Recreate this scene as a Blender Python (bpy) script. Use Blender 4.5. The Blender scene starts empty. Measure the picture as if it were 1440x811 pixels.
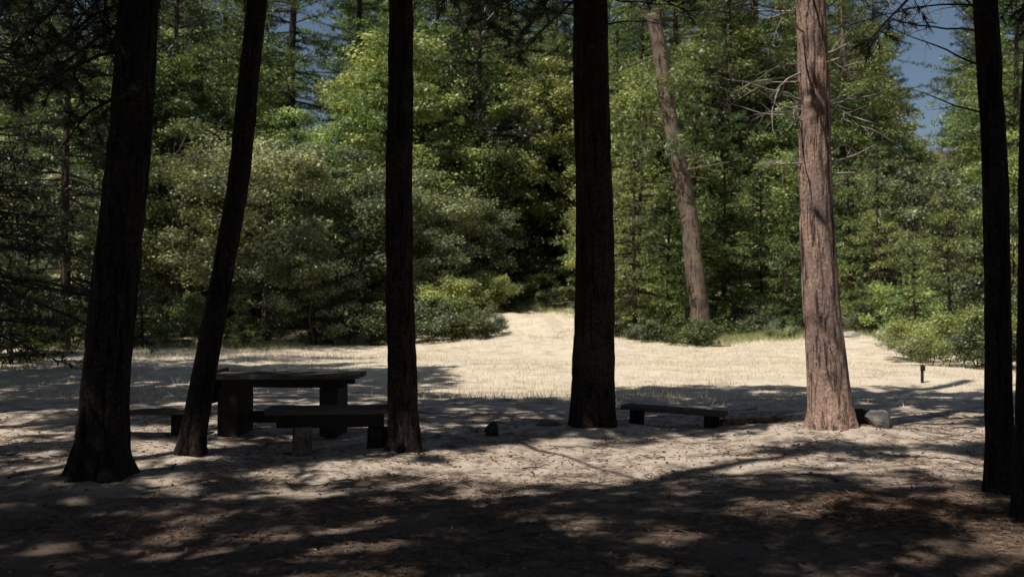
import bpy, math, numpy as np
from mathutils import Vector
rng=np.random.default_rng(7)
sc=bpy.context.scene
# ------------------------------------------------------------------ sun
EL=math.radians(55); SH=np.array([-0.72,-0.694])
SUN=np.array([SH[0]*math.cos(EL),SH[1]*math.cos(EL),math.sin(EL)])
SPH=SH/math.tan(EL)          # horizontal shift toward sun per metre of height

# ------------------------------------------------------------------ helpers
def _h(ix,iy,iz,s):
    n=(ix*374761393+iy*668265263+iz*2147483647%1000003*69069+s*144665)&0x7fffffff
    n=((n^(n>>13))*1274126177)&0x7fffffff
    return ((n^(n>>16))&0xffff)/65535.0
def vn(x,y,z,s=0):
    x,y,z=np.broadcast_arrays(np.asarray(x,float),np.asarray(y,float),np.asarray(z,float))
    ix=np.floor(x).astype(np.int64);iy=np.floor(y).astype(np.int64);iz=np.floor(z).astype(np.int64)
    fx=x-ix;fy=y-iy;fz=z-iz
    fx=fx*fx*(3-2*fx);fy=fy*fy*(3-2*fy);fz=fz*fz*(3-2*fz)
    r=0
    for a in (0,1):
        for b in (0,1):
            for c in (0,1):
                w=(fx if a else 1-fx)*(fy if b else 1-fy)*(fz if c else 1-fz)
                r=r+w*_h(ix+a,iy+b,iz+c,s)
    return r*2-1
def fbm(x,y,z=0,s=0,o=4):
    r=0;a=1;f=1
    for i in range(o):
        r=r+a*vn(x*f+i*17.3,y*f-i*9.1,np.asarray(z)*f,s+i);a*=.5;f*=2.03
    return r
def sstep(a,b,x):
    t=np.clip((np.asarray(x,float)-a)/(b-a),0,1);return t*t*(3-2*t)
def softp(x,k):
    return np.logaddexp(0,np.asarray(x,float)/k)*k
def norm(v):
    return v/np.maximum(np.linalg.norm(v,axis=-1,keepdims=True),1e-9)

def terrain(x,y):
    x=np.asarray(x,float);y=np.asarray(y,float)
    z=0.06*softp(y-39,2.0)+0.17*softp(y-60,4.0)-0.20*softp(y-210,10)
    z=z+0.05*fbm(x*.25,y*.25,0,3,3)*sstep(3,9,np.abs(y)+np.abs(x)*.3)
    z=z+0.5*sstep(36,60,y)*fbm(x*.08,y*.08,0,9,3)
    # grassy bank at the back of the clearing, and gentle swells
    bank=np.exp(-(np.abs(x-2.2-1.2*fbm(y*.2,3.,0,61,2))/4.6)**2)*sstep(31,46,y)*(1-sstep(50,64,y))
    z=z+0.75*bank+.12*bank*fbm(x*.9,y*.9,0,62,3)
    z=z+0.45*np.exp(-((x-12.5)/5.0)**2-((y-37)/5.0)**2)
    z=z+0.12*np.exp(-((y-24-.2*x)/3.0)**2)*np.exp(-((x-1)/9.0)**2)
    z=z+.035*sstep(17,24,y)*(1-sstep(50,60,y))*fbm(x*.8,y*.8,0,63,3)
    near=1-sstep(14,30,np.hypot(x,y-6))
    z=z+near*(0.018*fbm(x*2.2,y*2.2,0,5,4))
    # soil mounds at trunk bases
    for bx,by,r,h in ((-3.75,9.2,.7,.07),(-3.35,10.5,.5,.05),(-1.2,10.9,.6,.06),(1.06,12.8,.8,.09),(3.92,12.4,1.0,.12),(4.05,8.3,.5,.05)):
        z=z+h*np.exp(-((x-bx)**2+(y-by)**2)/(r*r))
    return z

class B:
    def __init__(s): s.v=[];s.q=[];s.t=[];s.qm=[];s.tm=[];s.n=0
    def add(s,v,q=None,t=None,m=0):
        v=np.asarray(v,float).reshape(-1,3)
        if q is not None and len(q): s.q.append(np.asarray(q)+s.n);s.qm.append(np.full(len(q),m))
        if t is not None and len(t): s.t.append(np.asarray(t)+s.n);s.tm.append(np.full(len(t),m))
        s.v.append(v);s.n+=len(v)
    def mesh(s,name,mats,smooth=(0,)):
        V=np.concatenate(s.v) if s.v else np.zeros((0,3))
        Q=np.concatenate(s.q) if s.q else np.zeros((0,4),int)
        T=np.concatenate(s.t) if s.t else np.zeros((0,3),int)
        QM=np.concatenate(s.qm) if s.qm else np.zeros(0,int)
        TM=np.concatenate(s.tm) if s.tm else np.zeros(0,int)
        me=bpy.data.meshes.new(name)
        me.vertices.add(len(V));me.vertices.foreach_set('co',V.ravel())
        L=np.concatenate([Q.ravel(),T.ravel()])
        me.loops.add(len(L));me.loops.foreach_set('vertex_index',L.astype(np.int32))
        tot=np.concatenate([np.full(len(Q),4),np.full(len(T),3)])
        st=np.concatenate([[0],np.cumsum(tot)[:-1]]) if len(tot) else tot
        me.polygons.add(len(tot));me.polygons.foreach_set('loop_start',st.astype(np.int32))
        me.polygons.foreach_set('loop_total',tot.astype(np.int32))
        MI=np.concatenate([QM,TM]).astype(np.int32)
        me.polygons.foreach_set('material_index',MI)
        me.polygons.foreach_set('use_smooth',np.isin(MI,list(smooth)))
        for m in mats: me.materials.append(m)
        me.update(calc_edges=True);me.validate()
        return me
def obj(name,me,parent=None,loc=(0,0,0)):
    o=bpy.data.objects.new(name,me);sc.collection.objects.link(o);o.location=loc
    if parent: o.parent=parent
    return o
def empty(name,loc=(0,0,0)):
    o=bpy.data.objects.new(name,None);sc.collection.objects.link(o);o.location=loc;o.empty_display_size=.2;return o

def tube(b,P,R,seg=8,m=0,cap=True):
    P=np.asarray(P,float);R=np.asarray(R,float);n=len(P)
    T=norm(np.gradient(P,axis=0))
    ref=np.array([0,0,1.]) if abs(T[0][2])<.8 else np.array([1.,0,0])
    A=norm(np.cross(T,ref));C=np.cross(T,A)
    th=np.linspace(0,2*np.pi,seg,endpoint=False)
    V=P[:,None]+R[:,None,None]*(np.cos(th)[None,:,None]*A[:,None]+np.sin(th)[None,:,None]*C[:,None])
    i=np.arange(n-1)[:,None]*seg;j=np.arange(seg)[None];k=(j+1)%seg
    q=np.stack([i+j,i+k,i+seg+k,i+seg+j],-1).reshape(-1,4)
    b.add(V,q=q,m=m)
def blades(b,p,d,L,w,m=1,diamond=False,up=None):
    """thin leaf / needle-bundle faces starting at p along d"""
    n=len(p)
    if n==0:return
    d=norm(d)
    r=rng.normal(size=(n,3)) if up is None else up+rng.normal(size=(n,3))*.45
    s=norm(np.cross(d,r))
    L=np.broadcast_to(L,(n,))[:,None];w=np.broadcast_to(w,(n,))[:,None]
    if diamond:
        mid=p+d*L*.45
        V=np.stack([p,mid+s*w/2,p+d*L,mid-s*w/2],1)
        b.add(V,q=np.arange(n*4).reshape(-1,4),m=m)
    else:
        V=np.stack([p-s*w/2,p+s*w/2,p+d*L],1)
        b.add(V,t=np.arange(n*3).reshape(-1,3),m=m)

# ------------------------------------------------------------------ materials
def newmat(name):
    m=bpy.data.materials.new(name);m.use_nodes=True
    nt=m.node_tree;nt.nodes.clear();return m,nt,nt.nodes,nt.links
def N(nt,t,**k):
    n=nt.nodes.new(t)
    for a,v in k.items():
        if a.startswith('i_'): n.inputs[a[2:].replace('_',' ')].default_value=v
        else: setattr(n,a,v)
    return n
def ramp(nt,fac,stops):
    r=N(nt,'ShaderNodeValToRGB');e=r.color_ramp.elements
    while len(e)<len(stops): e.new(.5)
    for i,(p,c) in enumerate(stops): e[i].position=p;e[i].color=(*c,1)
    nt.links.new(fac,r.inputs[0]);return r.outputs[0]
def mixc(nt,f,a,b,mode='MIX'):
    m=N(nt,'ShaderNodeMix',data_type='RGBA',blend_type=mode)
    for s,v in ((0,f),(6,a),(7,b)):
        if hasattr(v,'links'): nt.links.new(v,m.inputs[s])
        else: m.inputs[s].default_value=v if not isinstance(v,tuple) else (*v,1)
    return m.outputs[2]
def leafmat(name,c1,c2,c3,trans=.3):
    m,nt,nd,lk=newmat(name)
    g=N(nt,'ShaderNodeNewGeometry');oi=N(nt,'ShaderNodeObjectInfo')
    col=ramp(nt,g.outputs['Random Per Island'],[(0,c1),(.55,c2),(1,c3)])
    no=N(nt,'ShaderNodeTexNoise',i_Scale=.6,i_Detail=1.0);lk.new(g.outputs['Position'],no.inputs['Vector'])
    v=ramp(nt,no.outputs['Fac'],[(.35,(.55,.6,.6)),(.65,(1.45,1.38,1.05))])
    col=mixc(nt,1.0,col,v,'MULTIPLY')
    hv=N(nt,'ShaderNodeHueSaturation');lk.new(col,hv.inputs['Color']);hv.inputs['Saturation'].default_value=.96
    mr=N(nt,'ShaderNodeMapRange');mr.inputs[3].default_value=.75;mr.inputs[4].default_value=1.75
    lk.new(oi.outputs['Random'],mr.inputs[0]);lk.new(mr.outputs[0],hv.inputs['Value'])
    wn=N(nt,'ShaderNodeTexWhiteNoise',noise_dimensions='1D');lk.new(oi.outputs['Random'],wn.inputs['W'])
    mh=N(nt,'ShaderNodeMapRange');mh.inputs[3].default_value=.462;mh.inputs[4].default_value=.515
    lk.new(wn.outputs['Value'],mh.inputs[0]);lk.new(mh.outputs[0],hv.inputs['Hue'])
    p=N(nt,'ShaderNodeBsdfDiffuse');lk.new(hv.outputs[0],p.inputs['Color'])
    gl=N(nt,'ShaderNodeBsdfGlossy',i_Roughness=.45);gl.inputs['Color'].default_value=(.95,.97,1,1)
    m0=N(nt,'ShaderNodeMixShader');m0.inputs[0].default_value=.05;lk.new(p.outputs[0],m0.inputs[1]);lk.new(gl.outputs[0],m0.inputs[2])
    t=N(nt,'ShaderNodeBsdfTranslucent');lk.new(hv.outputs[0],t.inputs['Color'])
    mx=N(nt,'ShaderNodeMixShader');mx.inputs[0].default_value=trans
    lk.new(m0.outputs[0],mx.inputs[1]);lk.new(t.outputs[0],mx.inputs[2])
    o=N(nt,'ShaderNodeOutputMaterial');lk.new(mx.outputs[0],o.inputs[0]);return m
def barkmat(name,dark,mid,light,scale=1.0):
    m,nt,nd,lk=newmat(name)
    g=N(nt,'ShaderNodeNewGeometry');mp=N(nt,'ShaderNodeMapping');mp.inputs['Scale'].default_value=(17*scale,17*scale,1.7*scale)
    lk.new(g.outputs['Position'],mp.inputs[0])
    n1=N(nt,'ShaderNodeTexNoise',i_Scale=1.0,i_Detail=7.0,i_Roughness=.7,i_Distortion=.8);lk.new(mp.outputs[0],n1.inputs['Vector'])
    n3=N(nt,'ShaderNodeTexNoise',i_Scale=30.0,i_Detail=4.0,i_Roughness=.7);lk.new(g.outputs['Position'],n3.inputs['Vector'])
    e=ramp(nt,n1.outputs['Fac'],[(.36,(.22,.19,.18)),(.47,(1,1,1))])
    c=ramp(nt,n3.outputs['Fac'],[(.32,dark),(.5,mid),(.7,light)])
    col=mixc(nt,1.0,c,e,'MULTIPLY')
    n2=N(nt,'ShaderNodeTexNoise',i_Scale=2.2,i_Detail=3.0);lk.new(g.outputs['Position'],n2.inputs['Vector'])
    v=ramp(nt,n2.outputs['Fac'],[(.35,(.65,.66,.7)),(.65,(1.2,1.12,1.05))])
    col=mixc(nt,1.0,col,v,'MULTIPLY')
    p=N(nt,'ShaderNodeBsdfPrincipled',i_Roughness=.9);p.inputs['Specular IOR Level'].default_value=.1;lk.new(col,p.inputs['Base Color'])
    ma=N(nt,'ShaderNodeMath',operation='MULTIPLY_ADD');lk.new(n3.outputs['Fac'],ma.inputs[0]);ma.inputs[1].default_value=.35;lk.new(e,ma.inputs[2])
    bu=N(nt,'ShaderNodeBump',i_Strength=.9,i_Distance=.025);lk.new(ma.outputs[0],bu.inputs['Height']);lk.new(bu.outputs[0],p.inputs['Normal'])
    o=N(nt,'ShaderNodeOutputMaterial');lk.new(p.outputs[0],o.inputs[0]);return m
def simplemat(name,c1,c2,scale=6.0,stretch=(1,1,1),bump=.4,island=False,rough=.85,dist=.02):
    m,nt,nd,lk=newmat(name)
    tc=N(nt,'ShaderNodeTexCoord');mp=N(nt,'ShaderNodeMapping');mp.inputs['Scale'].default_value=stretch;lk.new(tc.outputs['Object'],mp.inputs[0])
    n1=N(nt,'ShaderNodeTexNoise',i_Scale=scale,i_Detail=7.0,i_Roughness=.65);lk.new(mp.outputs[0],n1.inputs['Vector'])
    f=n1.outputs['Fac']
    if island: f=N(nt,'ShaderNodeNewGeometry').outputs['Random Per Island']
    col=ramp(nt,f,[(.0 if island else .3,c1),(1 if island else .7,c2)])
    p=N(nt,'ShaderNodeBsdfPrincipled',i_Roughness=rough);p.inputs['Specular IOR Level'].default_value=.2;lk.new(col,p.inputs['Base Color'])
    if bump and not island:
        bu=N(nt,'ShaderNodeBump',i_Strength=bump,i_Distance=dist);lk.new(n1.outputs['Fac'],bu.inputs['Height']);lk.new(bu.outputs[0],p.inputs['Normal'])
    o=N(nt,'ShaderNodeOutputMaterial');lk.new(p.outputs[0],o.inputs[0]);return m

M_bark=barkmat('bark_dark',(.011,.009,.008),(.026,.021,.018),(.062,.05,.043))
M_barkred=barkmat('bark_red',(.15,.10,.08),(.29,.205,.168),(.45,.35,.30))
M_barkbg=barkmat('bark_background',(.08,.06,.047),(.17,.135,.105),(.28,.225,.185),.8)
M_barkdk=barkmat('bark_forest',(.03,.024,.02),(.065,.05,.04),(.11,.09,.075),.8)
M_twig=simplemat('dead_twig',(.18,.16,.14),(.40,.36,.32),9)
M_twigdark=simplemat('branch_dark',(.02,.016,.014),(.05,.04,.034),9)
M_needle=leafmat('pine_needles',(.05,.08,.027),(.095,.14,.05),(.17,.215,.085),.3)
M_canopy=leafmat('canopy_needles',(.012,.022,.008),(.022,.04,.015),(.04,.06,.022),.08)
M_fir=leafmat('fir_needles',(.08,.135,.038),(.145,.215,.07),(.23,.29,.12),.34)
M_oak=leafmat('oak_leaves',(.085,.115,.055),(.175,.21,.115),(.32,.35,.22),.32)
M_oakbright=leafmat('shrub_leaves',(.10,.15,.045),(.19,.25,.085),(.31,.36,.16),.36)
M_grass=simplemat('dry_grass',(.48,.39,.26),(.80,.70,.53),island=True)
M_ggrass=simplemat('green_grass',(.12,.16,.045),(.42,.42,.19),island=True)
M_litter=simplemat('pine_litter',(.07,.04,.024),(.32,.215,.15),island=True)
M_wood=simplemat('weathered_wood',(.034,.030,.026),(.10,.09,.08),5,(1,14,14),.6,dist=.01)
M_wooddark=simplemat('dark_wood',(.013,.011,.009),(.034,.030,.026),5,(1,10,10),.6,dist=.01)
M_rock=simplemat('granite_rock',(.07,.065,.06),(.20,.19,.175),7,(1,1,1),.8)
M_rockpale=simplemat('pale_rock',(.28,.26,.23),(.5,.47,.43),7,(1,1,1),.8)
M_rockdark=simplemat('dark_rock',(.03,.026,.023),(.06,.053,.046),7,(1,1,1),.8)

# ground material
m,nt,nd,lk=newmat('forest_ground');M_ground=m
g=N(nt,'ShaderNodeNewGeometry');sx=N(nt,'ShaderNodeSeparateXYZ');lk.new(g.outputs['Position'],sx.inputs[0])
def gn(scale,det=5.0,rough=.6,vec=None):
    n=N(nt,'ShaderNodeTexNoise',i_Scale=scale,i_Detail=det,i_Roughness=rough);lk.new(vec or g.outputs['Position'],n.inputs['Vector']);return n.outputs['Fac']
big=gn(.5,4.0);mid=gn(2.6,7.0,.65);fine=gn(24.0,7.0,.75);vf=gn(110.0,3.0,.7)
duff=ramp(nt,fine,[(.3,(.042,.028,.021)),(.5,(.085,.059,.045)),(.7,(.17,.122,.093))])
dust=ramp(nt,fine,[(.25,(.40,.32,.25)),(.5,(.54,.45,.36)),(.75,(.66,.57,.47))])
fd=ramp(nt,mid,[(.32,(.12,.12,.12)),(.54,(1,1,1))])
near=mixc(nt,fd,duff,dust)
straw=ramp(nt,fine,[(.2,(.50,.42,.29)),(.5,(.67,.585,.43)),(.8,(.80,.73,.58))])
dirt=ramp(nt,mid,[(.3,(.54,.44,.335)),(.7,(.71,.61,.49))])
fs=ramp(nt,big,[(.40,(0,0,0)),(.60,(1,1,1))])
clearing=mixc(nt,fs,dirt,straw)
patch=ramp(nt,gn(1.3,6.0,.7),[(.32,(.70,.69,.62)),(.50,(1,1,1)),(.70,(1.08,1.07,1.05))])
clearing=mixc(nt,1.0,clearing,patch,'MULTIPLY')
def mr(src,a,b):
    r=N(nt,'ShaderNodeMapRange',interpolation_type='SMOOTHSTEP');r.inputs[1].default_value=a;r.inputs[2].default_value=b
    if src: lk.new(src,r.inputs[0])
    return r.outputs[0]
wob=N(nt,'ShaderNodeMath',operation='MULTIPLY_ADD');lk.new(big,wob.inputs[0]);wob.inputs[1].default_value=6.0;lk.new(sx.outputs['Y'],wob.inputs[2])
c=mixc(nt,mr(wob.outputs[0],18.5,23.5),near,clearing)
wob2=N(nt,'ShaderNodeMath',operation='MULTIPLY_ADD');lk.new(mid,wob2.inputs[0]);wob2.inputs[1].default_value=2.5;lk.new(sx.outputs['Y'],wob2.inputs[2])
duff_shade=N(nt,'ShaderNodeMapRange',interpolation_type='SMOOTHSTEP');duff_shade.inputs[1].default_value=9.0;duff_shade.inputs[2].default_value=11.4;duff_shade.inputs[3].default_value=1;duff_shade.inputs[4].default_value=0
lk.new(wob2.outputs[0],duff_shade.inputs[0])
cm=N(nt,'ShaderNodeMath',operation='MULTIPLY');lk.new(duff_shade.outputs[0],cm.inputs[0]);cm.inputs[1].default_value=.82
c=mixc(nt,cm.outputs[0],c,duff)  # foreground duff, its colour also darkened to deepen the tree shade
forest=ramp(nt,mid,[(.3,(.06,.055,.03)),(.7,(.20,.165,.09))])
ffac=mr(wob.outputs[0],48.0,57.0)
px=N(nt,'ShaderNodeMath',operation='MULTIPLY_ADD');lk.new(mid,px.inputs[0]);px.inputs[1].default_value=3.0
lk.new(sx.outputs['X'],px.inputs[2])
px2=N(nt,'ShaderNodeMath',operation='ADD');lk.new(px.outputs[0],px2.inputs[0]);px2.inputs[1].default_value=-3.7
pa=N(nt,'ShaderNodeMath',operation='ABSOLUTE');lk.new(px2.outputs[0],pa.inputs[0])
pf=mr(pa.outputs[0],2.2,5.5)
mm=N(nt,'ShaderNodeMath',operation='MULTIPLY');lk.new(ffac,mm.inputs[0]);lk.new(pf,mm.inputs[1])
far=mr(sx.outputs['Y'],58.0,68.0)
mx2=N(nt,'ShaderNodeMath',operation='MAXIMUM');lk.new(mm.outputs[0],mx2.inputs[0]);lk.new(far,mx2.inputs[1])
c=mixc(nt,mx2.outputs[0],c,forest)
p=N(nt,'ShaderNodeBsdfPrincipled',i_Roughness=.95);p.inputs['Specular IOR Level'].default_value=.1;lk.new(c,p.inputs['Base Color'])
s1=N(nt,'ShaderNodeMath',operation='MULTIPLY_ADD');lk.new(vf,s1.inputs[0]);s1.inputs[1].default_value=.5;lk.new(fine,s1.inputs[2])
bu=N(nt,'ShaderNodeBump',i_Strength=.5,i_Distance=.03);lk.new(s1.outputs[0],bu.inputs['Height']);lk.new(bu.outputs[0],p.inputs['Normal'])
o=N(nt,'ShaderNodeOutputMaterial');lk.new(p.outputs[0],o.inputs[0])

# ------------------------------------------------------------------ ground sheet
def axis(lo,a,b_,hi,fine,grow=1.12,cap=1e9):
    c=list(np.arange(a,b_,fine));s=fine;x=b_
    while x<hi: 
        c.append(x);s=s*grow if (x>70 or s<cap) else cap;x+=s
    c.append(hi);s=fine;x=a-fine
    while x>lo: c.insert(0,x);s*=grow;x-=s
    c.insert(0,lo);return np.array(c)
gx=axis(-500,-9,9,500,.07,1.07);gy=axis(-300,5,18,900,.06,1.06,.45)
X,Y=np.meshgrid(gx,gy);Z=terrain(X,Y)
nx,ny=len(gx),len(gy)
i=np.arange(ny-1)[:,None]*nx;j=np.arange(nx-1)[None]
q=np.stack([i+j,i+j+1,i+nx+j+1,i+nx+j],-1).reshape(-1,4)
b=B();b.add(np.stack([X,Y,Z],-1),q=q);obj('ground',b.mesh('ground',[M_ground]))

# ------------------------------------------------------------------ near trunks
def trunk_mesh(name,path,r0,rtop,mat,flare=.45,amp=.035,zlo=-.25,zmid=6.2,ztop=17,seg=72,seed=1,roots=5):
    P=np.array(path,float)
    zs=np.concatenate([np.arange(zlo,zmid,.035),np.arange(zmid,ztop,.3)])
    cx=np.interp(zs,P[:,0],P[:,1]);cy=np.interp(zs,P[:,0],P[:,2])
    k=np.ones(9)/9
    cx=np.convolve(np.pad(cx,4,'edge'),k,'valid')+.018*np.sin(zs*1.3+seed);cy=np.convolve(np.pad(cy,4,'edge'),k,'valid')
    z0=float(terrain(P[0,1],P[0,2]))
    h=np.maximum(zs,0)
    r=r0+(rtop-r0)*np.clip(h/ztop,0,1)**.8
    th=np.linspace(0,2*np.pi,seg,endpoint=False)
    TH,ZZ=np.meshgrid(th,zs);R=np.repeat(r[:,None],seg,1)
    lob=1+.5*np.cos(TH*roots+seed+1.5*np.sin(TH+seed))
    R=R*(1+flare*np.exp(-np.maximum(ZZ,-.1)/.22)*lob*.75+.06*np.exp(-ZZ/1.2))
    R=R*(1+.05*vn(np.cos(TH)*1.3,np.sin(TH)*1.3,ZZ*.7,seed))
    k1=2*np.pi*r0/.11/6.28
    a=vn(np.cos(TH)*k1*2.4,np.sin(TH)*k1*2.4,ZZ*1.3,seed+1);c2=vn(np.cos(TH)*k1*5,np.sin(TH)*k1*5,ZZ*6,seed+2)
    plate=np.clip(np.abs(a)*3.2,0,1)
    R=R+amp*(plate-.6)*.6+amp*.35*c2
    V=np.stack([cx[:,None]+R*np.cos(TH),cy[:,None]+R*np.sin(TH),ZZ+z0],-1)
    n=len(zs);i=np.arange(n-1)[:,None]*seg;j=np.arange(seg)[None];kk=(j+1)%seg
    q=np.stack([i+j,i+kk,i+seg+kk,i+seg+j],-1).reshape(-1,4)
    b=B();b.add(V,q=q);return b.mesh(name,[mat])
def dead_branch(b,s,d,L,r,depth=0,droop=.25,m=0):
    n=max(5,int(L/.12));d=np.array(d,float);d/=np.linalg.norm(d);p=np.array(s,float);P=[p.copy()]
    kick=rng.normal(size=3)*.12
    for i in range(n):
        d=d+rng.normal(size=3)*.14+kick*.25;d[2]-=droop*.10*(i/n);d/=np.linalg.norm(d)
        p=p+d*L/n;P.append(p.copy())
    P=np.array(P);R=r*np.linspace(1,.25,len(P));tube(b,P,R,5 if depth else 7,m)
    if depth<2:
        for k in range(int(L*(3.8 if depth==0 else 5))):
            t=rng.uniform(.15,1);i=min(int(t*n),n-1)
            dd=P[i+1]-P[i];dd/=np.linalg.norm(dd);side=rng.normal(size=3);side-=dd*side.dot(dd);side/=np.linalg.norm(side)
            dead_branch(b,P[i],dd*.7+side*.8,L*(1-t*.6)*rng.uniform(.25,.5),max(R[i]*.55,.0035),depth+1,droop,m)

near_trees=[
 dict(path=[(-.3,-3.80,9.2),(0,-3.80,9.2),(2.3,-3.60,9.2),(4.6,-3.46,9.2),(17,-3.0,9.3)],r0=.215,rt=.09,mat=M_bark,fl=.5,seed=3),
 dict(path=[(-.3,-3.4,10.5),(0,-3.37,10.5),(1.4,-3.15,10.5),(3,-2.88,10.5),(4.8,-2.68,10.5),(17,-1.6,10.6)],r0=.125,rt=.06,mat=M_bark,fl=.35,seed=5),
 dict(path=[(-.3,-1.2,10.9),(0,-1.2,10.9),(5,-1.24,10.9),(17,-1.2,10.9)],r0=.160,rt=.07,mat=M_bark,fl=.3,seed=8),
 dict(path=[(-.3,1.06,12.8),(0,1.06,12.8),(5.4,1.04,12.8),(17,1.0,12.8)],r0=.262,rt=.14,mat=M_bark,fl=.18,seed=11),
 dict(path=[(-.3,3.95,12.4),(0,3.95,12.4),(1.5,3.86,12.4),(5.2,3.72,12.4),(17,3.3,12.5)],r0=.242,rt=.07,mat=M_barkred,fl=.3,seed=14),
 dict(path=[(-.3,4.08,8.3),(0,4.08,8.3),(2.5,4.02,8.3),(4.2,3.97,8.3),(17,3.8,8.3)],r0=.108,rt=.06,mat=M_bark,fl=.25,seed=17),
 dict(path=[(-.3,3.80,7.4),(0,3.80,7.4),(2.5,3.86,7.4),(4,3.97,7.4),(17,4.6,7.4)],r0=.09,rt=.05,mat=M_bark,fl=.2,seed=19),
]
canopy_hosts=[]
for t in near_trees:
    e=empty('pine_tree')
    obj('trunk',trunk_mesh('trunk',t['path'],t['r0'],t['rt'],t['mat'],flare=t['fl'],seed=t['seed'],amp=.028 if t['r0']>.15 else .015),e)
    t['e']=e;P=np.array(t['path']);canopy_hosts.append((e,P,t['mat']))
off=[(-7.8,9.0),(-10.5,13.5),(-13,19),(-9.5,4.5),(-5.5,3.0),(-12.5,8),(-7.5,-1.5),(-3.2,-3.2),(-11.5,-3),(2.2,-4.5),(5.8,1.5),(-16,13.5),(-17.5,24),(-1.2,-8),(-7,-8),(7.6,7),(9.3,11.8),(-15.5,3),(9,-2),(6.5,-9)]  # unseen trees out of frame, hosts for the shading clumps
for k,(x,y) in enumerate(off):
    e=empty('pine_tree');ln=rng.normal(size=2)*.5
    path=[(-.3,x,y),(0,x,y),(17,x+ln[0],y+ln[1])]
    obj('trunk',trunk_mesh('trunk',path,.2+.08*rng.random(),.1,M_bark,seg=24,seed=30+k),e)
    canopy_hosts.append((e,np.array(path),M_bark))

# ------------------------------------------------------------------ canopy (crowns of near and off-frame trees, shaped to cast a planned shade)
def dens(gx,gy):  # wanted ground shade; clumps are set along the sun rays to cast it
    if gy<5.4: return .97
    s=gx/gy
    n=float(fbm(gx*.75,gy*1.0,0,77,2))
    if gy<9.2:
        thr=9 if s<-.26 else (.45 if s<-.05 else .26)
        if gy<7.6 : thr+=.22
        return 1.0 if n<thr else .06
    if gy<13.2:
        if s<-.44: return .9 if n<-.5 else .04
        if -.10<s<.13 and gy>10: return .95 if n<.15 else .04
        return .95 if n<-.30 else .0
    if s<-.44 and gy<15: return .05
    if gy<17.0: return 1. if s<.49 else .6
    if s<-.07 and gy<25+1.2*n+(s+.3)*3: return 1.
    if s>.105 and gy<19.5+n: return 1.
    return 0.
t5=near_trees[4];P5=np.array(t5['path'])
def near_t5(gx,gy):
    for z in np.arange(0,5.4,.4):
        x=np.interp(z,P5[:,0],P5[:,1])-SPH[0]*z;y=12.4-SPH[1]*z
        if (gx-x)**2+(gy-y)**2<.72**2: return True
    return False
def inview(x,y,z,r=.6): return y>.5 and z-r<1.6+.325*y and abs(x)<.56*y+1.2
clumps=[]
for k in range(8000):
    gx_,gy_=rng.uniform(-17,16),rng.uniform(-11,28)
    if rng.random()>dens(gx_,gy_) or near_t5(gx_,gy_): continue
    if gy_<4 and rng.random()<.3: continue
    for a in range(12):
        h=rng.uniform(6.5,15.5);x=gx_+SPH[0]*h;y=gy_+SPH[1]*h
        if not inview(x,y,h): clumps.append((x,y,h,rng.uniform(.34,.52)));break
for t,lo,hi,pr in ((near_trees[0],1.0,5.5,1),(near_trees[1],.9,5.6,1),(near_trees[2],.5,5.6,1),(near_trees[3],.5,6,.8),(near_trees[5],0,5,1),(near_trees[6],0,5,1)):
    P=np.array(t['path'])
    for z in np.arange(lo,hi,.13):  # added clumps on the sun rays, to keep these trunks in shade
        if rng.random()>pr: continue
        bx=np.interp(z,P[:,0],P[:,1]);by=np.interp(z,P[:,0],P[:,2])
        for a in range(12):
            h=rng.uniform(7,15);dh=h-z;x=bx+SPH[0]*dh;y=by+SPH[1]*dh
            if not inview(x,y,h): clumps.append((x,y,h,.30));break
print('clumps',len(clumps))
C=np.array(clumps)
hx=np.array([[np.interp(10,P[:,0],P[:,1]),np.interp(10,P[:,0],P[:,2])] for _,P,_ in canopy_hosts])
hid=np.argmin(((C[:,None,:2]-hx[None])**2).sum(-1),1)
for hi_,(e,P,mt) in enumerate(canopy_hosts):
    idx=np.where(hid==hi_)[0]
    if len(idx)==0: continue
    b=B()
    for c_i in idx:
        x,y,z,r=C[c_i]
        nt_=7 if r>.33 else 5
        tc=np.array([x,y,z])+rng.normal(size=(nt_,3))*r*np.array([.55,.55,.3])
        nb=20
        p=np.repeat(tc,nb,0);d=norm(rng.normal(size=(nt_*nb,3))+np.array([0,0,.2]))
        blades(b,p,d,rng.uniform(.2,.32,nt_*nb),.06,m=1,diamond=True)
    for c_i in idx[::5]:
        x,y,z,r=C[c_i];z0=max(z-rng.uniform(0,1.0),5.8)
        s=np.array([np.interp(z0,P[:,0],P[:,1]),np.interp(z0,P[:,0],P[:,2]),z0]);eN=np.array([x,y,z])
        if inview(*((s+eN)/2),.1): continue
        t_=np.linspace(0,1,7)[:,None];Q=s*(1-t_)+eN*t_+np.sin(t_*np.pi)*np.array([0,0,.25])+rng.normal(size=(7,3))*.05
        Q[0]=s;tube(b,Q,np.linspace(.045,.012,7),5,0)
    obj('crown',b.mesh('crown',[M_twigdark,M_canopy]),e)

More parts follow.
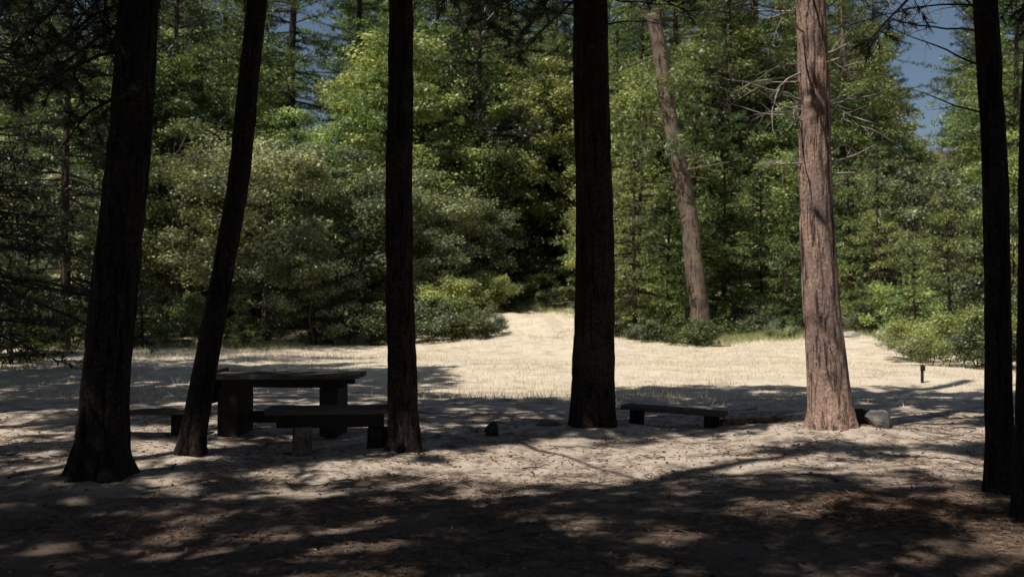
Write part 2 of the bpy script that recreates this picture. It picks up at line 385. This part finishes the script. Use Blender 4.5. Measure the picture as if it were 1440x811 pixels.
# lower limbs: dead twigs and a few needled sprays hanging from the crowns
def spray(b,s,d,L,r=.02,droop=1.2):
    n=10;p=np.array(s,float);d=np.array(d,float);d/=np.linalg.norm(d);P=[p.copy()]
    for i in range(n):
        d=d+rng.normal(size=3)*.1;d[2]-=droop*.06;d/=np.linalg.norm(d);p=p+d*L/n;P.append(p.copy())
    P=np.array(P);tube(b,P,r*np.linspace(1,.3,n+1),5,0)
    for k in range(int(L*14)):
        i=rng.integers(2,n);sd=norm(rng.normal(size=3)*np.array([1,1,.6])+np.array([0,0,-.3]));l=rng.uniform(.15,.45)*(1.2-i/n)+.08
        Q=P[i]+np.linspace(0,1,4)[:,None]*sd*l;tube(b,Q,np.linspace(.005,.002,4),4,0)
        m_=50;u=rng.uniform(.25,1,m_)[:,None];blades(b,P[i]+u*sd*l,sd+rng.normal(size=(m_,3))*.7,rng.uniform(.07,.15,m_),.011,m=1)
b=B()
for k in range(38):
    z=rng.uniform(3.0,5.9);side=0 if k%2 else math.pi;az=side+rng.normal()*.55;L=(.5+.75*(z-3)/2.9*rng.uniform(.8,1.6))*1.5
    x=np.interp(z,P5[:,0],P5[:,1]);dead_branch(b,(x,12.4,z),(math.cos(az),math.sin(az)*.8-.15,rng.uniform(-.05,.3)),L,.014,droop=.5)
obj('dead_branches',b.mesh('dead_branches',[M_twig]),t5['e'])
b=B()
for z,az,L in ((3.6,2.9,1.0),(3.9,3.3,1.3),(3.2,2.7,.7),(4.1,2.5,1.2),(4.0,3.7,1.0),(4.2,3.0,1.5)):
    dead_branch(b,(3.99,8.3,z),(math.cos(az),math.sin(az),.25),L,.010)
spray(b,(3.97,8.3,4.5),(-1,.3,0),1.3);spray(b,(3.97,8.3,4.4),(1,.3,-.1),1.0)
obj('lower_branches',b.mesh('lower_branches',[M_twigdark,M_canopy]),near_trees[5]['e'])
b=B()
for z,az,L in ((5.3,3.2,1.3),(5.6,.1,1.6),(5.2,-.3,1.1),(5.8,2.8,2.0)):
    dead_branch(b,(1.04,12.8,z),(math.cos(az),math.sin(az),-.1),L,.014,droop=.8)
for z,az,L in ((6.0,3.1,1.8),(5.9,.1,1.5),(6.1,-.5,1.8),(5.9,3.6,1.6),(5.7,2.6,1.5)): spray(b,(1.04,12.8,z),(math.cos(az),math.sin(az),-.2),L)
obj('lower_branches',b.mesh('lower_branches',[M_twigdark,M_canopy]),near_trees[3]['e'])
b=B()
for z,az,L in ((5.4,.1,1.9),(5.2,-.4,1.6),(5.5,.5,2.0),(5.2,.0,1.3)): spray(b,(-1.24,10.9,z),(math.cos(az),math.sin(az),-.15),L)
obj('lower_branches',b.mesh('lower_branches',[M_twigdark,M_canopy]),near_trees[2]['e'])
b=B()
for z,az,L in ((4.9,3.0,2.0),(4.6,3.3,1.6),(4.8,.2,.9),(4.3,3.1,1.3),(4.9,2.5,1.8),(4.5,2.8,1.7),(4.0,3.0,1.3),(4.7,3.5,1.9),(3.6,3.1,1.0)): spray(b,(-3.45,9.2,z),(math.cos(az),math.sin(az),-.15),L)
for z,az,L in ((4.1,3.0,1.3),(3.7,3.4,1.0),(4.4,2.6,1.5)): dead_branch(b,(-3.48,9.2,z),(math.cos(az),math.sin(az),.0),L,.010)
obj('lower_branches',b.mesh('lower_branches',[M_twigdark,M_canopy]),near_trees[0]['e'])

# ------------------------------------------------------------------ background tree prototypes
def conifer(name,H,cb,maxL,r0,seed,mats,bl=.24,bw=.06,step=.36,nb=(4,7),lean=0.,dens_=1.0,prof=.8,bare=.0):
    global rng
    rng=np.random.default_rng(seed);b=B()
    zs=np.linspace(-.4,H,30);lx=lean*zs/H+.08*np.sin(zs*.4+seed)
    tube(b,np.stack([lx,np.zeros(30),zs],-1),r0*(1-np.clip(zs/H,0,1))**.75+.012,12,0)
    z=cb
    while z<H-.15:
        t=(z-cb)/(H-cb)
        wl=1+.35*math.sin(z*1.1+seed)
        for k in range(rng.integers(*nb)):
            L=maxL*((1-t)**prof)*(.55+.45*min(1,t*6+.3))*rng.uniform(.45,1.25)*wl+.15
            if rng.random()<bare*(1-t): L*=.5
            az=rng.uniform(0,2*np.pi);el=-.25+.75*t+rng.normal()*.14
            n=7;s=np.linspace(0,1,n)
            x0=np.interp(z,zs,lx)
            dz=np.tan(el)*s*L-.12*L*s*s+.12*L*s**3
            Q=np.stack([x0+np.cos(az)*s*L,np.sin(az)*s*L,z+dz],-1)+rng.normal(size=(n,3))*.02
            tube(b,Q,np.linspace(.018+.008*L,.005,n),4,0)
            nt_=max(3,int(L/.19*dens_));u=rng.uniform(.25 if L>1 else .05,1,nt_)**.8
            base=np.stack([np.interp(u,s,Q[:,i]) for i in range(3)],-1)
            side=np.where(rng.random(nt_)<.5,1,-1)
            fd=np.array([np.cos(az),np.sin(az),0]);sd=np.array([-np.sin(az),np.cos(az),0])
            td=norm(fd*.7+sd*side[:,None]*.9+rng.normal(size=(nt_,3))*.25+np.array([0,0,-.05]))
            tl=(.22*L*(1.15-u)+.18)*rng.uniform(.7,1.2,nt_)
            m_=8;v=np.linspace(0,1,m_)
            pp=base[:,None]+td[:,None]*(tl[:,None]*v[None])[:,:,None]
            dd=td[:,None]+rng.normal(size=(nt_,m_,3))*.7
            blades(b,pp.reshape(-1,3),dd.reshape(-1,3),bl*rng.uniform(.7,1.2,nt_*m_),bw,m=1,diamond=True,up=np.array([0,0,1.]))
        z+=step*rng.uniform(.6,1.4)
    return b.mesh(name,mats)
def broadleaf(name,H,R,seed,mats,ncl=70,nl=300,ls=.15,cb=.12,trunk=True):
    global rng
    rng=np.random.default_rng(seed);b=B()
    cl=[]
    while len(cl)<ncl:
        v=rng.uniform(-1,1,3)
        rr=np.linalg.norm(v)
        if rr>1 or rr<.4: continue
        t=(v[2]+1)/2
        if t>.5 and vn(v[0]*2,v[1]*2,v[2]*2,seed)<-.25: continue
        cl.append([v[0]*R*rng.uniform(.85,1.2),v[1]*R*rng.uniform(.85,1.2),H*(cb+(1-cb)*t)])
    cl=np.array(cl)
    if trunk:
        nst=rng.integers(2,5)
        tops=[]
        for k in range(nst):
            az=rng.uniform(0,6.28);sp=rng.uniform(.1,.4)*R
            n=9;s=np.linspace(0,1,n)
            Q=np.stack([np.cos(az)*(.15+sp*s**1.3),np.sin(az)*(.15+sp*s**1.3),-.3+s*H*.8],-1)+rng.normal(size=(n,3))*.06
            tube(b,Q,np.linspace(.09,.03,n)*min(1,H/6),7,0);tops.append(Q)
        for c in cl[::2]:
            Q=tops[rng.integers(nst)];i=np.argmin(np.abs(Q[:,2]-c[2]*.75))
            s=np.linspace(0,1,5)[:,None];W=Q[i]*(1-s)+c*s+rng.normal(size=(5,3))*.06;W[0]=Q[i]
            tube(b,W,np.linspace(.03,.008,5)*min(1,H/6),4,0)
    for c in cl:
        cr=rng.uniform(.30,.80)*R*.33
        n=int(nl*rng.uniform(.6,1.3))
        d=norm(rng.normal(size=(n,3)));rad=rng.random(n)**.4
        p=c+d*rad[:,None]*cr*np.array([1.3,1.3,.5])
        p+=.08*rng.normal(size=p.shape)
        up=np.array([0,0,1.])+d*.7
        dd=np.stack([rng.normal(size=n),rng.normal(size=n),rng.normal(size=n)*.35-.2],-1)
        blades(b,p,dd,ls*rng.uniform(.6,1.3,n),ls*.66,m=1,diamond=True,up=up)
    return b.mesh(name,mats)
fir=[conifer('fir_a',24,1.5,4.4,.28,101,[M_barkdk,M_fir],prof=.6),
     conifer('fir_b',20,1.0,4.0,.24,102,[M_barkdk,M_needle],prof=.55),
     conifer('fir_c',27,4.0,4.4,.32,103,[M_barkdk,M_needle],prof=.5,bare=.3),
     conifer('fir_d',15,.6,3.2,.18,104,[M_barkdk,M_fir],prof=.65),
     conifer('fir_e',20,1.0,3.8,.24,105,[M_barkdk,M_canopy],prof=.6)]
pine=[conifer('pine_a',24,8.0,3.6,.30,111,[M_barkbg,M_needle],bl=.32,step=.5,prof=.45,bare=.4)]
young=[conifer('young_a',6.5,.3,2.1,.07,121,[M_barkdk,M_fir],bl=.18,bw=.045,step=.24,dens_=1.1),
       conifer('young_b',4.2,.2,1.5,.05,122,[M_barkdk,M_fir],bl=.15,bw=.035,step=.2,dens_=1.2),
       conifer('young_c',9.5,.4,2.7,.10,123,[M_barkdk,M_fir],bl=.2,bw=.05,step=.28,dens_=1.1)]
oak=[broadleaf('oak_a',8.5,3.4,131,[M_barkbg,M_oak],ncl=80),broadleaf('oak_b',7,2.8,132,[M_barkbg,M_oak],ncl=66),
     broadleaf('oak_c',10,3.6,133,[M_barkbg,M_oakbright],ncl=85),broadleaf('oak_d',16,4.4,134,[M_barkdk,M_oakbright],ncl=120,ls=.2,nl=280)]
shrub=[broadleaf('shrub_a',1.5,1.3,141,[M_twigdark,M_oak],ncl=26,nl=240,ls=.09,cb=.05),broadleaf('shrub_b',2.2,1.6,142,[M_twigdark,M_oakbright],ncl=32,nl=240,ls=.09,cb=.05),
       broadleaf('shrub_c',1.1,1.0,143,[M_twigdark,M_needle],ncl=22,nl=220,ls=.08,cb=.05)]
rng=np.random.default_rng(55)
def place(name,me,x,y,s=1.,parent=None,sz=None,rz=None):
    o=obj(name,me,parent,(x,y,float(terrain(x,y))-.05))
    o.scale=(s,s,s*(sz or 1));o.rotation_euler=(rng.normal()*.02,rng.normal()*.02,rng.uniform(0,6.28) if rz is None else rz);return o
def at(s,d): return s*d,d
for s,d,k,sc_ in ((-.25,41,0,1.05),(-.17,43,1,1.15),(-.33,43,2,.95),(-.11,45,0,.9),(-.43,40,1,1.0),(-.20,39,1,.7),(-.075,57,2,.9),(-.52,44,0,1.),(.40,43,0,.9),(.46,38,1,.85),(.52,42,2,.9),(.115,48,2,.75),(-.38,47,3,.9),(-.22,50,3,.72),(-.11,52,3,1.0),(.02,62,3,1.),(.14,52,3,.9),(.31,52,3,.85),(-.47,52,3,.95),(.06,68,3,1.1),(-.31,53,3,1.0),(-.04,62,3,1.1),(.23,56,3,1.1),(.39,55,3,.65),(.51,54,3,.9)):
    place('oak_tree',oak[k],*at(s,d),sc_)
for s,d,k,sc_ in ((.125,38,2,.85),(.155,40,0,1.),(.21,42,2,.9),(.25,44,0,1.1),(.30,43,2,.95),(.095,50,2,.9),(.34,40,0,1.05),(-.50,27,0,.6),(-.55,29,0,.7),(.13,44,2,1.1),(-.37,37,1,.8),(-.27,37,1,.5),(.44,31,0,.8),(.5,29,1,.9),(.405,33,1,.9),(.275,39,1,.9),(.37,38,2,.75),(.18,43,2,1.1),(.53,36,2,.9),(-.485,31,1,1.)):
    place('young_fir_tree',young[k],*at(s,d),sc_)
for s,d,k,sc_ in ((-.16,39,0,1.1),(-.125,38.5,2,1.4),(-.085,39,0,1.1),(-.05,39.5,2,1.4),(-.20,40,1,.9),(-.03,40,0,.8),(-.26,38.5,2,1.),(.115,38,2,1.),(.135,37,0,.6),(.165,36.5,2,1.),(.185,36,2,.9),(.27,37,0,.5),(.29,38,2,.8),(-.07,42,1,1.2),(-.11,42,0,1.4),(-.15,42,1,1.),(-.025,46,1,.9),(-.01,52,2,1.),(.10,46,0,.8),(.09,41,2,.8),(.03,54,1,.9),(.055,56,0,1.1),(.005,49,2,.6),(.075,51,2,1.),
                  (.36,38,0,.9),(.405,29,1,.6),(.43,27,0,.8),(.46,26,1,.75),(.49,25,0,.9),(.53,25,1,1.),(.34,41,1,1.),(.40,36,1,1.),(-.48,33,0,.8),(-.44,36,1,.8),(-.53,31,1,1.),(-.40,39,2,1.3),(-.34,39,0,1.2),(-.30,40,1,1.),(.22,39,2,1.),(.24,40,0,.8)):
    place('shrub',shrub[k],*at(s,d),sc_)
for me,s,d,sc_ in ((fir[4],-.62,20,.8),(fir[4],-.53,24,.8),(fir[2],-.58,29,.9),(fir[4],-.45,35,.75),(fir[2],-.26,52,.8),(fir[4],-.03,53,1.0),(fir[4],-.34,47,.95),(fir[1],.045,66,1.1),(fir[3],-.36,50,1.),(fir[0],.22,54,.95),(fir[3],.10,56,1.1),(fir[0],.51,48,.8),(pine[0],.345,50,.85),(fir[3],-.13,50,1.1),(fir[0],-.08,62,1.),(fir[0],.30,60,1.),(fir[1],.13,60,1.1),(fir[0],-.29,62,1.),(fir[1],-.42,55,1.),(fir[0],.0,75,1.1)):
    place('fir_tree' if me is not pine[0] else 'pine_tree',me,*at(s,d),sc_)
# leaning background pine
e=empty('pine_tree')
obj('trunk',trunk_mesh('trunk',[(-.4,7.3,38),(0,7.25,38),(4.5,6.8,38),(9,5.95,38),(13,5.35,38),(22,4.2,38)],.38,.20,M_barkbg,flare=.3,ztop=22,zmid=14,seg=32,seed=51),e)
b=B();rng=np.random.default_rng(66)
for k in range(34):
    z=rng.uniform(5,20);az=rng.uniform(0,6.28);x=np.interp(z,[0,4.5,9,13,22],[7.25,6.8,5.95,5.35,4.2]);L=rng.uniform(1,2.6)
    s=np.linspace(0,1,6)[:,None];dv=np.array([math.cos(az),math.sin(az),rng.uniform(-.3,.3)]);Q=np.array([x,38,z])+s*L*dv
    tube(b,Q,np.linspace(.05,.015,6),5,0)
    if z>7:
        n=160;u=rng.uniform(.4,1,n)[:,None];p=np.array([x,38,z])+u*L*dv+rng.normal(size=(n,3))*.22
        blades(b,p,rng.normal(size=(n,3)),.28,.06,m=1,diamond=True)
obj('crown',b.mesh('crown',[M_barkbg,M_needle]),e)
# distant forest mass
fe=empty('distant_forest')
rng=np.random.default_rng(77);pts=[]
allm=[fir[0],fir[1],fir[2],fir[1],fir[0],oak[3],oak[3]]
tries=0
while len(pts)<190 and tries<20000:
    tries+=1
    d=rng.uniform(60,125)if rng.random()<.8 else rng.uniform(125,230);s=rng.uniform(-.70,.70);x=s*d
    if .385<s<.465 or -.225<s<-.165: continue
    if any((x-a)**2+(d-c_)**2<(4.0+.012*d)**2 for a,c_ in pts): continue
    pts.append((x,d));place('tree',allm[rng.integers(7)],x,d,rng.uniform(.85,1.25),fe)
for k in range(60):
    d=rng.uniform(46,72);x=rng.uniform(-.6,.6)*d
    if abs(x-2.2)<4.5 and d<56: continue
    place('understory',[oak[0],oak[1],young[2],young[0],oak[2]][rng.integers(5)],x,d,rng.uniform(.7,1.1),fe)

# ------------------------------------------------------------------ grass, litter
rng=np.random.default_rng(88)
b=B();n=150000
x=rng.uniform(-1,1,n);y=16+rng.random(n)**.8*40;x=x*.62*y
keep=(fbm(x*.35,y*.35,0,21,3)+rng.normal(size=n)*.45>-.1);x=x[keep];y=y[keep];n=len(x)
p=np.stack([x,y,terrain(x,y)-.01],-1);d=rng.normal(size=(n,3))*.4+np.array([0,0,1.])
blades(b,p,d,rng.uniform(.05,.18,n)*(.7+.6*(fbm(x*.2,y*.2,0,31,2)>0)),.014,m=0)
obj('dry_grass',b.mesh('dry_grass',[M_grass],smooth=()))
b=B();n=16000
x=rng.normal(size=n)*2.6+10;y=rng.normal(size=n)*1.2+38.5
x2=rng.uniform(-20,-8,n//2);y2=rng.normal(size=n//2)*1.2+38;x3=rng.uniform(-3,7,n//3);y3=rng.normal(size=n//3)*2+51;x=np.r_[x,x2,x3];y=np.r_[y,y2,y3];n=len(x)
p=np.stack([x,y,terrain(x,y)-.01],-1);blades(b,p,rng.normal(size=(n,3))*.35+np.array([0,0,1.]),rng.uniform(.1,.35,n),.02,m=0)
obj('green_grass',b.mesh('green_grass',[M_ggrass],smooth=()))
b=B();n=60000
y=5+rng.random(n)*10;x=rng.uniform(-.65,.65,n)*y
keep=fbm(x*1.1,y*1.1,0,41,3)+rng.normal(size=n)*.4>.0+.06*(y-9);x=x[keep];y=y[keep]
x=np.r_[x,rng.normal(size=6000)*.45+3.1];y=np.r_[y,rng.normal(size=6000)*.35+7.7];n=len(x)
p=np.stack([x,y,terrain(x,y)+rng.uniform(.002,.02,n)],-1);a=rng.uniform(0,6.28,n)
blades(b,p,np.stack([np.cos(a),np.sin(a),rng.normal(size=n)*.15],-1),rng.uniform(.05,.16,n),rng.uniform(.004,.011,n),m=0)
n=3000;y=5+rng.random(n)*9;x=rng.uniform(-.65,.65,n)*y
p=np.stack([x,y,terrain(x,y)+.008],-1);a=rng.uniform(0,6.28,n)
blades(b,p,np.stack([np.cos(a),np.sin(a),rng.normal(size=n)*.3],-1),rng.uniform(.03,.06,n),rng.uniform(.015,.03,n),m=0,diamond=True)
obj('pine_needle_litter',b.mesh('pine_needle_litter',[M_litter],smooth=()))
b=B()
for k in range(130):
    y=rng.uniform(5.5,16);x=rng.uniform(-.6,.6)*y;a=rng.uniform(0,6.28);L=rng.uniform(.15,.6)
    s=np.linspace(0,1,6);Q=np.stack([x+np.cos(a)*L*s,y+np.sin(a)*L*s,np.zeros(6)],-1)+rng.normal(size=(6,3))*.012
    Q[:,2]+=terrain(Q[:,0],Q[:,1])+.012;tube(b,Q,np.linspace(.008,.003,6)*rng.uniform(.6,1.4),5,0)
obj('fallen_twigs',b.mesh('fallen_twigs',[M_wood]))

# ------------------------------------------------------------------ rocks
def rock_geo(b,c,r,sc3,seed,m=0):
    nu,nv=26,16;u=np.linspace(0,2*np.pi,nu,endpoint=False);v=np.linspace(.02,np.pi-.02,nv)
    U,V=np.meshgrid(u,v);D=np.stack([np.sin(V)*np.cos(U),np.sin(V)*np.sin(U),np.cos(V)],-1)
    rs=np.random.default_rng(seed);pl=norm(rs.normal(size=(11,3)));dd=rs.uniform(.62,.95,11)
    dots=np.einsum('abk,nk->abn',D,pl);f=np.min(np.where(dots>.05,dd/np.maximum(dots,.05),9),-1);f=np.minimum(f,1.25)
    f=f*(1+.08*vn(D[...,0]*4,D[...,1]*4,D[...,2]*4,seed+3))
    W=D*f[...,None]*r*np.array(sc3)+np.array(c)
    i=np.arange(nv-1)[:,None]*nu;j=np.arange(nu)[None];k=(j+1)%nu
    b.add(W,q=np.stack([i+j,i+nu+j,i+nu+k,i+k],-1).reshape(-1,4),m=m)
def rock(name,x,y,r,sc3,seed,mat):
    b=B();rock_geo(b,(0,0,0),r,sc3,seed);o=obj(name,b.mesh(name,[mat],smooth=()),None,(x,y,float(terrain(x,y))+r*sc3[2]*.4));o.rotation_euler=(0,0,seed);return o
rock('boulder',4.62,12.6,.165,(1.2,.9,.9),33,M_rock)
rock('boulder',4.38,12.8,.15,(1.1,.9,1.0),9,M_rockdark)
rock('boulder',-.25,12.3,.13,(1.1,.9,.8),5,M_rockdark)
rock('boulder',.45,13.1,.12,(1.3,.9,.45),6,M_rock)
rock('boulder',13.2,35,.40,(1.2,.9,.6),8,M_rockpale)
rock('boulder',13.9,35.5,.3,(1.2,.9,.5),12,M_rockpale)
rock('boulder',12.3,36,.3,(1.4,.9,.4),13,M_rockpale)
rng=np.random.default_rng(99);b=B()
for k in range(90):
    y=rng.uniform(6,20);x=rng.uniform(-.6,.6)*y;r=rng.uniform(.008,.028);rock_geo(b,(x,y,float(terrain(x,y))+r*.1),r,(1.2,1,.6),k%12)
obj('pebbles',b.mesh('pebbles',[M_rock]))

# ------------------------------------------------------------------ furniture
def box(b,c,s,m=0,rz=0.,bev=.012):
    hx,hy,hz=np.array(s)/2;bv=min(bev,hx*.4,hy*.4,hz*.4);V=[]
    prof=[(-hy+bv,-hz),(hy-bv,-hz),(hy,-hz+bv),(hy,hz-bv),(hy-bv,hz),(-hy+bv,hz),(-hy,hz-bv),(-hy,-hz+bv)]
    for xx,sc_ in ((-hx,.93),(-hx+bv,1),(hx-bv,1),(hx,.93)):
        for a,d in prof: V.append((xx,a*sc_,d*sc_))
    V=np.array(V);V[:,1:]+=rng.normal(size=(len(V),2))*.0015
    ca,sa=math.cos(rz),math.sin(rz);V=np.stack([V[:,0]*ca-V[:,1]*sa,V[:,0]*sa+V[:,1]*ca,V[:,2]],-1)+np.array(c)
    q=[]
    for r in range(3):
        for k in range(8): q.append((r*8+k,r*8+(k+1)%8,(r+1)*8+(k+1)%8,(r+1)*8+k))
    b.add(V,q=np.array(q),m=m)
    for r,o_ in ((0,-1),(3,1)):
        base=V[r*8:r*8+8];bb=np.vstack([base,base.mean(0)])
        t=[(k,(k+1)%8,8) if o_>0 else ((k+1)%8,k,8) for k in range(8)];b.add(bb,t=np.array(t),m=m)
def part(parent,name,mat,specs):
    b=B()
    for sp in specs: box(b,*sp[:2],rz=sp[2] if len(sp)>2 else 0.)
    return obj(name,b.mesh(name,[mat],smooth=()),parent)
def stump(parent,name,c,r,h,mat):
    b=B();zs=np.array([0,.03,h*.5,h-.015,h,h]);rr=np.array([1.08,1.05,1,1,.94,.02])*r;s=20;th=np.linspace(0,2*np.pi,s,endpoint=False)
    T,Z_=np.meshgrid(th,zs);R=rr[:,None]*(1+.07*vn(np.cos(T)*2,np.sin(T)*2,Z_*2,int(abs(c[0])*50)))
    V=np.stack([c[0]+R*np.cos(T),c[1]+R*np.sin(T),c[2]+Z_],-1);i=np.arange(5)[:,None]*s;j=np.arange(s)[None];k=(j+1)%s
    b.add(V,q=np.stack([i+j,i+k,i+s+k,i+s+j],-1).reshape(-1,4));return obj(name,b.mesh(name,[mat]),parent)
t=empty('picnic_table',(-2.75,12.35,float(terrain(-2.75,12.3))));t.rotation_euler=(0,0,-.05)
part(t,'table_top',M_wood,[((0.0,-.34+.17*k,.735),(1.75+.03*(k%2),.155,.06)) for k in range(5)])
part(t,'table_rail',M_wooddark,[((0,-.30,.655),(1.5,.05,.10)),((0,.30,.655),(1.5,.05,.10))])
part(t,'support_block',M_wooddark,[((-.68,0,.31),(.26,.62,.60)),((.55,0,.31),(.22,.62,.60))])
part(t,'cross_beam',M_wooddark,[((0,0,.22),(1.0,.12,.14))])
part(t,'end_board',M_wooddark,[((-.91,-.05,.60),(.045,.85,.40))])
e=empty('wooden_bench',(-2.02,10.95,float(terrain(-2.1,10.95))));e.rotation_euler=(0,0,.12)
part(e,'seat',M_wood,[((0,-.11,.455),(1.32,.20,.065)),((.02,.11,.457),(1.30,.20,.065))])
part(e,'stretcher',M_wooddark,[((0.03,0,.345),(1.16,.16,.15))])
stump(e,'log_leg',(-.26,-.20,-.05),.10,.35,M_barkbg);stump(e,'log_leg',(.55,0,-.05),.12,.31,M_bark)
e=empty('wooden_bench',(-4.55,12.3,float(terrain(-4.5,12.3))));e.rotation_euler=(0,0,.03)
part(e,'seat',M_wood,[((0,-.09,.27),(1.3,.17,.05)),((0,.09,.272),(1.3,.17,.05))])
stump(e,'log_leg',(-.4,0,-.05),.10,.29,M_bark);stump(e,'log_leg',(.45,0,-.05),.10,.29,M_bark)
e=empty('wooden_bench',(2.15,13.3,float(terrain(2.2,13.3))-.03));e.rotation_euler=(0,.045,-.35)
part(e,'seat',M_wood,[((0,-.09,.25),(1.38,.17,.055)),((0.02,.09,.252),(1.34,.17,.055))])
stump(e,'log_leg',(.50,0,-.05),.10,.27,M_bark);stump(e,'log_leg',(-.5,0,-.05),.10,.27,M_bark)
b=B();tube(b,[(8.6,20.9,-.1),(8.6,20.9,.2),(8.61,20.9,.36),(8.61,20.9,.38)],[.035,.033,.03,.004],8);box(b,(8.6,20.87,.30),(.10,.012,.12));obj('stake_post',b.mesh('stake_post',[M_wooddark]))
for (x,y,L,r,a) in ((-11,38,5,.16,.1),(-13.5,37,3.5,.13,-.2),(3.1,13.2,1.0,.05,.15),(11.5,37,2.6,.10,.25)):
    b=B();s=np.linspace(0,1,14);Q=np.stack([x+np.cos(a)*L*(s-.5),y+np.sin(a)*L*(s-.5),0*s],-1);Q[:,2]=terrain(Q[:,0],Q[:,1])+r*.7
    tube(b,Q,np.concatenate([[.01],r*np.linspace(1,.7,12),[.01]]),12);obj('fallen_log',b.mesh('fallen_log',[M_barkbg]))

# ------------------------------------------------------------------ light, world, camera
w=bpy.data.worlds.new('World');sc.world=w;w.use_nodes=True;nt=w.node_tree;bg=nt.nodes['Background']
sk=nt.nodes.new('ShaderNodeTexSky');sk.sky_type='NISHITA';sk.sun_disc=False;sk.sun_elevation=EL;sk.sun_rotation=math.atan2(SH[0],SH[1])
nt.links.new(sk.outputs[0],bg.inputs[0]);bg.inputs[1].default_value=.06
l=bpy.data.lights.new('sun','SUN');l.energy=5;l.angle=math.radians(.5);l.color=(1,.95,.88)
o=bpy.data.objects.new('sun',l);sc.collection.objects.link(o);o.rotation_euler=Vector(SUN).to_track_quat('Z','Y').to_euler();o.location=(-20,-15,30)
cd=bpy.data.cameras.new('camera');cam=bpy.data.objects.new('camera',cd);sc.collection.objects.link(cam)
cd.lens=35;cd.sensor_width=36;cd.clip_end=2000;cam.location=(0,0,1.6);cam.rotation_euler=(math.radians(90+1.0),0,0)
cd.dof.use_dof=True;cd.dof.focus_distance=11.5;cd.dof.aperture_fstop=1.8
sc.camera=cam
sc.view_settings.view_transform='Standard';sc.view_settings.look='None';sc.view_settings.exposure=0
